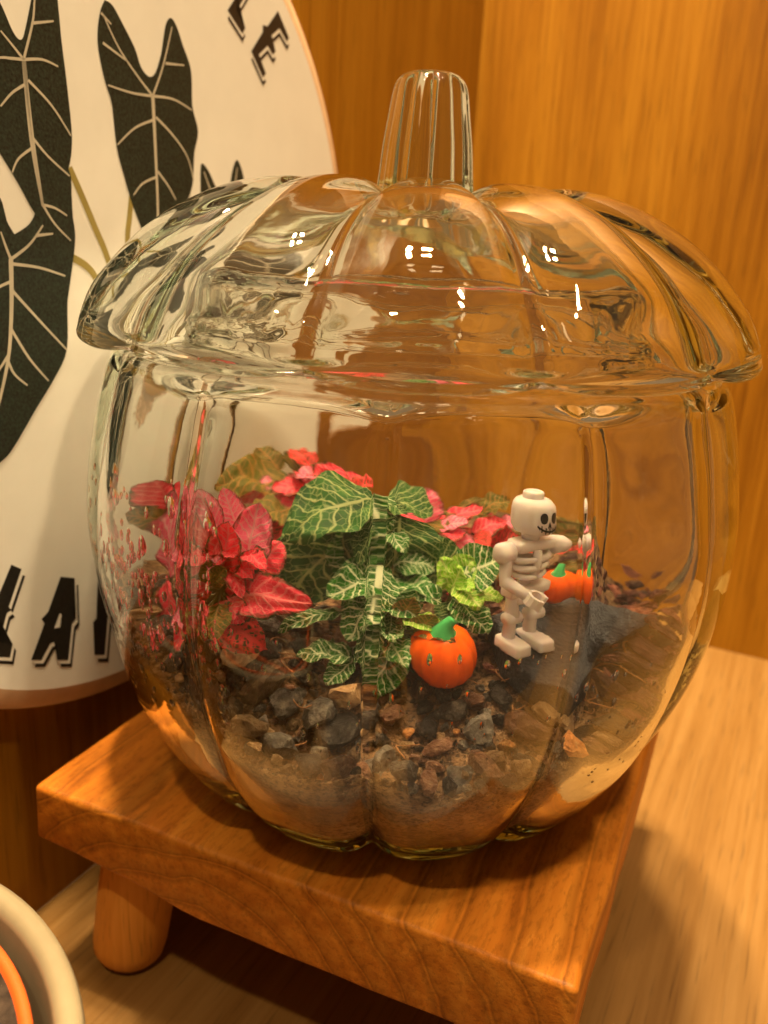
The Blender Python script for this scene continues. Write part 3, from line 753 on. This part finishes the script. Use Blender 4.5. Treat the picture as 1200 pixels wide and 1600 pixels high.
# rib cage: collar bar, three rib hoops, spine, breast bone
v, f = tube([(0, 0.02, 2.80), (0, 0.02, 3.0)], 0.2, 14); mk('neck', v, f, B_, sk)
rib = bmesh.new()
box_bm(-0.55, 0.55, -0.24, 0.26, 2.56, 2.82, 0.09, 3, rib)
me = bpy.data.meshes.new('tmp'); 
bm_mk('shoulder_bar', rib, B_, sk)
for zz, ww in ((2.42, 0.52), (2.22, 0.47), (2.02, 0.40)):
    pts = [(math.sin(t)*ww, -math.cos(t)*0.27+0.02, zz-0.05*math.cos(t)) for t in [2*math.pi*i/24 for i in range(25)]]
    v, f = tube(pts, 0.075, 8); mk('rib', v, f, B_, sk)
v, f = tube([(0, -0.22, 2.6), (0, -0.25, 2.3), (0, -0.2, 1.95)], 0.10, 8); mk('breastbone', v, f, B_, sk)
v, f = tube([(0, 0.24, 2.65), (0, 0.22, 2.2), (0, 0.08, 1.85), (0, 0.05, 1.65)], 0.15, 10); mk('spine', v, f, B_, sk)
bm_mk('hips', box_bm(-0.62, 0.62, -0.20, 0.24, 1.48, 1.74, 0.07, 3), B_, sk)
bm_mk('pelvis', box_bm(-0.40, 0.40, -0.22, 0.26, 1.28, 1.50, 0.06, 3), B_, sk)
for sx in (-1, 1):
    g = bmesh.new()
    v, f = tube([(sx*0.38, 0.0, 1.62), (sx*0.38, 0.0, 1.25), (sx*0.37, -0.02, 0.92), (sx*0.37, 0.02, 0.75), (sx*0.37, 0.03, 0.3)], [0.20, 0.165, 0.20, 0.16, 0.17], 12)
    lg = mk('leg', v, f, B_, sk)
    v, f = tube([(sx*0.37-0.2, -0.03, 0.86), (sx*0.37+0.2, -0.03, 0.86)], 0.20, 12); mk('knee', v, f, B_, lg)
    bm_mk('foot', box_bm(sx*0.37-0.24, sx*0.37+0.24, -0.55, 0.30, 0.0, 0.30, 0.08, 3), B_, lg)
def arm(sh, el, ha, nm):
    v, f = tube([sh+(el-sh)*-0.0, sh.lerp(el, .3), sh.lerp(el, .8), el, el.lerp(ha, .5), ha], [0.20, 0.16, 0.15, 0.17, 0.15, 0.14], 10); a = mk('arm', v, f, B_, sk)
    k = Vector((1 if sh.x > 0 else -1, 0, 0))
    v, f = tube([sh-k*0.12, sh+k*0.22, sh+k*0.30], [0.24, 0.24, 0.17], 14); mk('shoulder', v, f, B_, a)
    d = (ha-el).normalized(); side = d.cross(Vector((0, 0, 1))).normalized()
    q = [ha+d*0.18+ (side*math.cos(t)+d*math.sin(t))*0.17 for t in [R_(-230+280*i/10) for i in range(11)]]
    vs, fs = [], []
    for p in q:
        cdir = (p-(ha+d*0.18)).normalized(); upv = side.cross(d)
        for (ri, hh) in ((0.0, -0.13), (0.085, -0.13), (0.085, 0.13), (0.0, 0.13)): vs.append(p+cdir*ri+upv*hh)
    for i in range(10):
        for k2 in range(4): fs.append((i*4+k2, i*4+(k2+1) % 4, (i+1)*4+(k2+1) % 4, (i+1)*4+k2))
    fs += [(0, 1, 2, 3), (43, 42, 41, 40)]
    mk('hand', vs, fs, B_, a, False)
arm(Vector((-0.72, 0.02, 2.58)), Vector((-0.82, -0.10, 1.98)), Vector((-0.52, -0.62, 1.72)), 'r')
arm(Vector((0.72, 0.02, 2.58)), Vector((0.84, 0.30, 2.20)), Vector((0.80, 0.52, 1.98)), 'l')

# ------------------------------------------------------------------ plants
def leaf(parent, org, b, t, width, mat, droop=0.25, face=None, cup=0.18, nu=14, nv=12, seed=0):
    """one blade from b to t; face = the way its upper side looks"""
    b, t = Vector(b), Vector(t); ax = t-b; ln = ax.length; d = ax.normalized()
    face = Vector(face if face is not None else (0.05, -0.7, 0.7)); nrm = (face - d*face.dot(d)).normalized(); sd = d.cross(nrm).normalized()
    vs, uv, fs = [], [], []
    for i in range(nu+1):
        u = i/nu; wd = width*0.5*(math.sin(math.pi*min(1, u**0.80))**0.58 if 0 < u < 1 else 0.0)
        wd = max(wd, 0.015 if u < 0.5 else 0.004)
        c = b + d*(ln*u) + nrm*(droop*ln*4*u*(1-u)*0.62)
        for j in range(nv+1):
            w_ = (j/nv-0.5)*2
            rough_ = noise.noise(Vector((u*4+seed*3.7, w_*2.5, seed)))*0.11*ln
            und = 0.05*ln*math.sin(u*16+abs(w_)*3+seed)*abs(w_)
            p = c + sd*(wd*w_*(1+0.06*noise.noise(Vector((u*9, seed, w_))))) + nrm*(cup*wd*abs(w_)**1.5*1.0 - cup*0.5*wd + rough_ + und)
            vs.append(p-org); uv.append((u, (w_*0.5*min(1, wd/(width*0.5)+0.15))+0.5))
    for i in range(nu):
        for j in range(nv): a = i*(nv+1)+j; fs.append((a, a+nv+1, a+nv+2, a+1))
    o = mk('leaf', vs, fs, mat, parent, True, uv)
    at_ = o.data.attributes.new('edge', 'FLOAT', 'POINT'); at_.data.foreach_set('value', [abs(j/nv-0.5)*2 if 0 < i < nu else 1.0 for i in range(nu+1) for j in range(nv+1)])
    return o
def plant(label, base, leaves, group, hub=None, extra=None):
    """leaves: (base px, tip px, depth at base, depth at tip, width, material, droop, face)"""
    t = thing('nerve_plant', base, label, 'plant', 0, group); org = Vector(base)
    hubs = [Vector(h) for h in (hub or [base+Vector((0, 0, 1.5))])]
    for i, h in enumerate(hubs):
        mid = org.lerp(h, 0.5)+Vector((0.15*math.sin(i*2), 0.12*math.cos(i*3), 0))
        v, f = tube([p-org for p in spline([org-Vector((0, 0, .3)), mid, h], 5)], 0.075, 7); mk('stem', v, f, M['green_stem'], t)
    st = []
    for i, lf in enumerate(leaves):
        (bu, bv), (tu, tv), Yb, Yt, wd, mt, dr = lf[:7]; fc = lf[7] if len(lf) > 7 else None
        b, tp = at(bu, bv, Yb), at(tu, tv, Yt)
        leaf(t, org, b, tp, wd, M[mt], dr, fc, seed=i*1.3+bu*0.01)
        h = min(hubs, key=lambda q: (q-b).length)
        v, f = tube([p-org for p in spline([h, h.lerp(b, .5)+Vector((0, 0, -.05)), b], 4)], 0.04, 5); st.append((v, f))
    rr = random.Random(int(bu)+len(leaves))
    for k in range(extra[0] if extra else 0):
        h = hubs[k % len(hubs)]; a = rr.uniform(R_(-200), R_(20)); el = rr.uniform(-0.35, 0.6); ln = rr.uniform(*extra[2])
        d = Vector((math.cos(a)*math.cos(el), math.sin(a)*math.cos(el), math.sin(el)))
        b = h + d*rr.uniform(0.15, 0.5) + Vector((0, 0, rr.uniform(-0.9, 0.1))); tp = b + d*ln - Vector((0, 0, 0.25*ln))
        if math.hypot(tp.x-JX, tp.y) > inner_r(math.atan2(tp.y, tp.x-JX), min(tp.z, 10))-0.25: continue
        leaf(t, org, b, tp, ln*rr.uniform(0.6, 0.8), M[rr.choice(extra[1])], rr.uniform(0.15, 0.4), (d.x*0.3, -0.45+d.y*0.2, 0.75), seed=k*2.1+5)
        v, f = tube([p-org for p in spline([h, h.lerp(b, .5)+Vector((0, 0, -.05)), b], 4)], 0.04, 5); st.append((v, f))
    v, f = join(st); mk('leaf_stalks', v, f, M['green_stem'], t)
    return t
GR = 'nerve plants growing in the jar'
UPF = (0, -0.35, 0.9); FR = (0, -0.9, 0.35); RT_ = (0.6, -0.6, 0.5); LT_ = (-0.6, -0.6, 0.5)
g1 = [((585,770),(445,838),-2.6,-3.6,2.0,'l_dark',0.30,(-.2,-.55,.8)),
      ((605,768),(680,800),-2.4,-2.6,1.6,'l_dark',0.3,(.3,-.35,.9)),
      ((540,800),(455,930),-2.9,-3.2,2.1,'l_dark',0.1,(-.3,-.9,.3)),
      ((565,905),(548,796),-3.4,-3.1,1.7,'l_green',0.1,(-.1,-.95,.2)),
      ((640,800),(625,912),-3.0,-3.3,1.75,'l_dark',0.12,(.15,-.95,.3)),
      ((598,760),(600,840),-2.6,-3.2,1.2,'l_green',0.15,(0,-.9,.4)),
      ((600,890),(505,925),-3.6,-4.4,1.25,'l_green',0.25,(-.1,-.6,.8)),
      ((605,905),(532,1000),-3.8,-4.6,1.35,'l_green',0.22,(-.35,-.8,.5)),
      ((598,880),(585,960),-3.7,-4.6,1.3,'l_green',0.2,(.0,-.75,.6)),
      ((600,950),(555,985),-4.2,-4.8,0.75,'l_green',0.2,(0,-.8,.5)),
      ((590,960),(566,1048),-4.3,-4.9,0.85,'l_green',0.2,(-.2,-.85,.4)),
      ((628,1005),(576,1092),-4.4,-5.0,0.95,'l_green',0.2,(.1,-.85,.4)),
      ((545,1022),(462,1022),-4.4,-5.0,0.62,'l_green',0.2,UPF),
      ((543,1026),(505,1066),-4.5,-5.1,0.62,'l_green',0.2,UPF),
      ((525,952),(437,988),-4.0,-4.7,0.5,'l_green',0.3,(-.3,-.7,.6)),
      ((590,915),(690,912),-3.6,-3.9,0.8,'l_green',0.15,(0,-.1,1)),
      ((600,915),(655,960),-3.9,-4.5,1.0,'l_green',0.2,(.2,-.7,.7)),
      ((632,965),(652,922),-4.3,-4.5,0.55,'l_olive',0.1,(.1,-.8,.5)),
      ((640,962),(690,985),-4.4,-4.9,0.7,'l_lime',0.15,UPF),
      ((650,992),(712,1000),-4.6,-5.2,0.55,'l_olive',0.2,UPF),
      ((655,985),(682,955),-4.6,-4.8,0.6,'l_olive',0.15,(.1,-.8,.5)),
      ((620,960),(612,1020),-4.1,-4.6,0.9,'l_dark',0.2,(.2,-.8,.4))]
plant('leafy green plant with white veined leaves in the middle of the jar', at(598, 1040, -3.7), g1, GR, [at(596, 790, -2.5), at(600, 890, -3.3), at(604, 925, -3.7), at(606, 985, -4.0)], (26, ['l_green', 'l_green', 'l_dark'], (0.7, 1.25)))
g2 = [((700,905),(655,835),-3.0,-2.8,1.3,'l_dark',0.15,(-.1,-.8,.6)),
      ((708,900),(742,868),-3.3,-3.2,0.75,'l_lime',0.1,(.1,-.7,.7)),
      ((712,895),(788,868),-3.2,-3.3,1.15,'l_green',0.2,(.2,-.7,.7)),
      ((714,902),(752,945),-3.4,-4.0,0.85,'l_lime',0.2,(.2,-.6,.8)),
      ((706,905),(688,870),-3.3,-3.4,0.7,'l_lime',0.15,(0,-.7,.7)),
      ((706,925),(765,990),-3.4,-4.1,0.95,'l_green',0.2,(.3,-.7,.6)),
      ((702,915),(720,880),-3.4,-3.6,0.7,'l_lime',0.1,(0,-.8,.6)),
      ((704,930),(705,975),-3.4,-4.0,0.8,'l_dark',0.2,(0,-.8,.5))]
plant('bright lime green plant between the green plant and the skeleton', at(715, 985, -3.2), g2, GR, [at(706, 908, -3.2)], (7, ['l_lime', 'l_green'], (0.6, 0.95)))
g3 = [((335,895),(304,762),-4.6,-4.4,0.85,'l_red',0.1,(-.2,-.9,.3)),
      ((342,820),(300,760),-4.3,-4.5,0.7,'l_pink',0.2,(-.1,-.7,.6)),
      ((376,815),(352,758),-4.0,-4.1,0.75,'l_pink',0.15,(0,-.8,.5)),
      ((388,880),(410,778),-4.2,-4.1,1.1,'l_pink',0.12,(.1,-.9,.4)),
      ((345,895),(362,806),-4.6,-4.6,1.0,'l_red',0.12,(0,-.9,.4)),
      ((365,915),(410,852),-4.6,-4.6,0.7,'l_red',0.15,(.1,-.8,.6)),
      ((410,890),(445,838),-4.3,-4.0,0.9,'l_red',0.12,(.1,-.8,.5)),
      ((352,925),(492,938),-4.7,-5.2,1.15,'l_red',0.16,(.05,-.75,.65)),
      ((325,945),(418,1018),-4.8,-5.4,1.05,'l_redgreen',0.2,(-.1,-.8,.55)),
      ((352,935),(385,972),-4.8,-5.3,0.7,'l_red',0.2,(0,-.8,.5)),
      ((330,905),(318,870),-4.8,-4.9,0.5,'l_olive',0.1,(0,-.8,.5)),
      ((330,910),(352,885),-4.8,-4.9,0.5,'l_olive',0.1,(0,-.8,.5)),
      ((325,915),(280,880),-4.6,-4.4,0.8,'l_red',0.15,(-.2,-.8,.5)),
      ((320,935),(285,985),-4.6,-5.0,0.8,'l_redgreen',0.15,(-.2,-.8,.5))]
plant('bright red and pink plant at the left of the jar', at(340, 985, -4.2), g3, GR, [at(345, 915, -4.4), at(372, 860, -4.1), at(345, 850, -4.2)], (22, ['l_red', 'l_redgreen', 'l_olive', 'l_red', 'l_pink'], (0.6, 1.05)))
g4 = [((238,905),(262,1010),-3.6,-4.0,0.95,'l_red',0.15,(-.3,-.9,.2)),
      ((240,800),(214,742),-2.5,-2.5,0.8,'l_red',0.1,(-.2,-.8,.5)),
      ((245,790),(262,748),-2.5,-2.4,0.7,'l_red',0.1,(-.2,-.8,.5)),
      ((240,810),(195,800),-2.6,-2.7,0.6,'l_olive',0.2,(-.2,-.7,.6)),
      ((250,900),(250,760),-3.0,-2.8,0.9,'l_pink',0.1,(-.3,-.9,.3))]
plant('small red plant pressed against the glass at the far left', at(245, 985, -3.0), g4, GR, [at(243, 840, -2.8), at(240, 905, -3.2)])
g5 = [((445,760),(322,752),1.0,0.2,1.25,'l_olive',0.3,(-.2,-.5,.8)),
      ((430,735),(398,698),2.0,2.4,0.9,'l_olive',0.3,UPF),
      ((455,740),(480,702),1.8,2.0,1.2,'l_olive',0.3,UPF),
      ((480,765),(420,762),0.6,0.0,0.9,'l_red',0.25,UPF),
      ((490,750),(520,715),0.8,1.2,1.0,'l_red',0.2,FR),
      ((480,750),(465,722),0.8,0.9,0.9,'l_pink',0.2,UPF),
      ((520,755),(590,742),0.6,0.5,0.9,'l_redgreen',0.25,UPF),
      ((450,790),(395,800),-0.5,-1.2,1.2,'l_olive',0.25,UPF),
      ((500,760),(545,725),1.0,1.4,0.9,'l_red',0.2,UPF),
      ((455,800),(430,850),-0.6,-1.2,1.0,'l_redgreen',0.2,FR),
      ((480,720),(450,695),1.6,1.9,0.9,'l_redgreen',0.2,UPF)]
plant('olive and red plant at the back left behind the green plant', at(475, 860, 0.8), g5, GR, [at(465, 775, 0.7), at(470, 750, 1.2), at(520, 770, 0.5)], (18, ['l_red', 'l_olive', 'l_redgreen', 'l_pink'], (0.8, 1.3)))
g6 = [((672,812),(672,742),-0.5,-0.3,0.9,'l_pink',0.15,FR),
      ((680,825),(602,800),-0.8,-1.2,0.9,'l_red',0.2,UPF),
      ((690,815),(755,785),-0.4,0.2,0.9,'l_red',0.2,UPF),
      ((690,820),(735,812),-0.8,-1.0,0.9,'l_pink',0.25,UPF),
      ((690,835),(748,865),-0.9,-1.4,0.9,'l_pink',0.2,(.2,-.8,.5)),
      ((740,830),(798,812),0.0,0.3,0.9,'l_red',0.2,UPF),
      ((745,800),(805,775),0.8,1.0,1.1,'l_olive',0.3,UPF),
      ((745,795),(728,765),0.9,1.2,1.0,'l_olive',0.3,UPF),
      ((860,845),(895,795),0.6,0.8,1.1,'l_olive',0.25,FR),
      ((850,850),(885,850),0.4,0.2,0.9,'l_redgreen',0.2,UPF),
      ((735,840),(770,850),-0.4,-0.8,0.9,'l_redgreen',0.2,UPF),
      ((700,850),(680,880),-0.9,-1.4,0.9,'l_redgreen',0.2,FR),
      ((790,850),(760,810),0.2,0.4,0.9,'l_redgreen',0.2,FR)]
plant('red and olive plant at the back right behind the skeleton', at(720, 900, 0.0), g6, GR, [at(705, 835, -0.3), at(760, 820, 0.3), at(840, 860, 0.5), at(660, 810, -0.2)], (22, ['l_red', 'l_olive', 'l_redgreen', 'l_pink'], (0.7, 1.2)))

# ------------------------------------------------------------------ water drops on the inside of the left wall
dp = []
rd = random.Random(11)
for it in range(600):
    big = rd.random() < 0.28
    th = rd.uniform(R_(-166), R_(-116)) if it < 500 else rd.uniform(R_(-116), R_(-30))
    z = rd.gauss(6.2, 1.5) if it < 500 else rd.uniform(3.6, 7.0)
    if z < 4.2 or z > 9.6: continue
    s_ = rd.uniform(0.075, 0.135) if big else rd.uniform(0.03, 0.07)
    if it >= 500: s_ *= 0.6
    r = inner_r(th, z)+0.01
    c = Vector((r*math.cos(th), r*math.sin(th), z)); er = Vector((-math.cos(th), -math.sin(th), 0)); et = Vector((-math.sin(th), math.cos(th), 0)); ez = Vector((0, 0, 1))
    el = rd.uniform(1.1, 1.9); vs, fs = [c+er*s_*0.55], []
    nn = 10
    for i in range(1, 4):
        a = i/3*math.pi/2
        for k in range(nn):
            t = 2*math.pi*k/nn; kk = math.sin(a)
            vs.append(c + et*s_*kk*math.cos(t)*0.8 + ez*s_*kk*math.sin(t)*el*(1.0 if math.sin(t) < 0 else 1.25) + er*s_*(0.55*math.cos(a)-(0.05 if i == 3 else 0)))
    for k in range(nn): fs.append((0, 1+k, 1+(k+1) % nn))
    for i in range(2):
        for k in range(nn): fs.append((1+i*nn+k, 1+(i+1)*nn+k, 1+(i+1)*nn+(k+1) % nn, 1+i*nn+(k+1) % nn))
    fs.append(tuple(1+2*nn+k for k in range(nn)))
    dp.append((vs, fs))
vs, fs = join(dp); tag(mk('water_drops', vs, fs, M['water'], jar), kind='stuff')

# ------------------------------------------------------------------ cream pot at the lower left
pot = thing('plant_pot', (-10.05, -14.9, -H), 'cream ceramic pot with an orange inner pot, cropped at the lower left', 'pot')
zr = 2.5+H
mk('outer_pot', *lathe_z([(0.001, 0.0), (4.3, 0.0), (4.5, 0.15), (5.0, zr*0.4), (5.55, zr*0.8), (5.85, zr-0.5), (5.92, zr-0.2), (5.86, zr-0.05), (5.75, zr), (5.6, zr), (5.48, zr-0.08), (5.43, zr-0.25), (5.2, zr*0.7), (4.5, 0.6), (0.001, 0.5)], 0, 0, 96), M['pot_cream'], pot)
inn = mk('inner_pot', *lathe_z([(3.9, 0.6), (4.8, zr-1.2), (5.1, zr-0.6), (5.16, zr-0.5), (5.16, zr-0.3), (5.12, zr-0.24), (5.03, zr-0.24), (4.97, zr-0.28), (4.6, zr-1.4)], 0, 0, 96), M['pot_orange'], pot)
mk('pot_soil', *lathe_z([(4.95, zr-0.36), (3.6, zr-0.5), (0.001, zr-0.6)], 0, 0, 64), M['pot_soil'], pot)
for k in range(26):
    a = rd.uniform(0, 6.28); r = rd.uniform(2.0, 4.0) if k else 3.6
    if k == 0: a = R_(20)
    o = link('pebble', peb_me[rd.choice((1, 3, 0))*5+k % 5], pot, Vector((r*math.cos(a), r*math.sin(a), zr-0.55)), (k, k*2, k*3)); o.scale = (rd.uniform(.4, .8),)*3
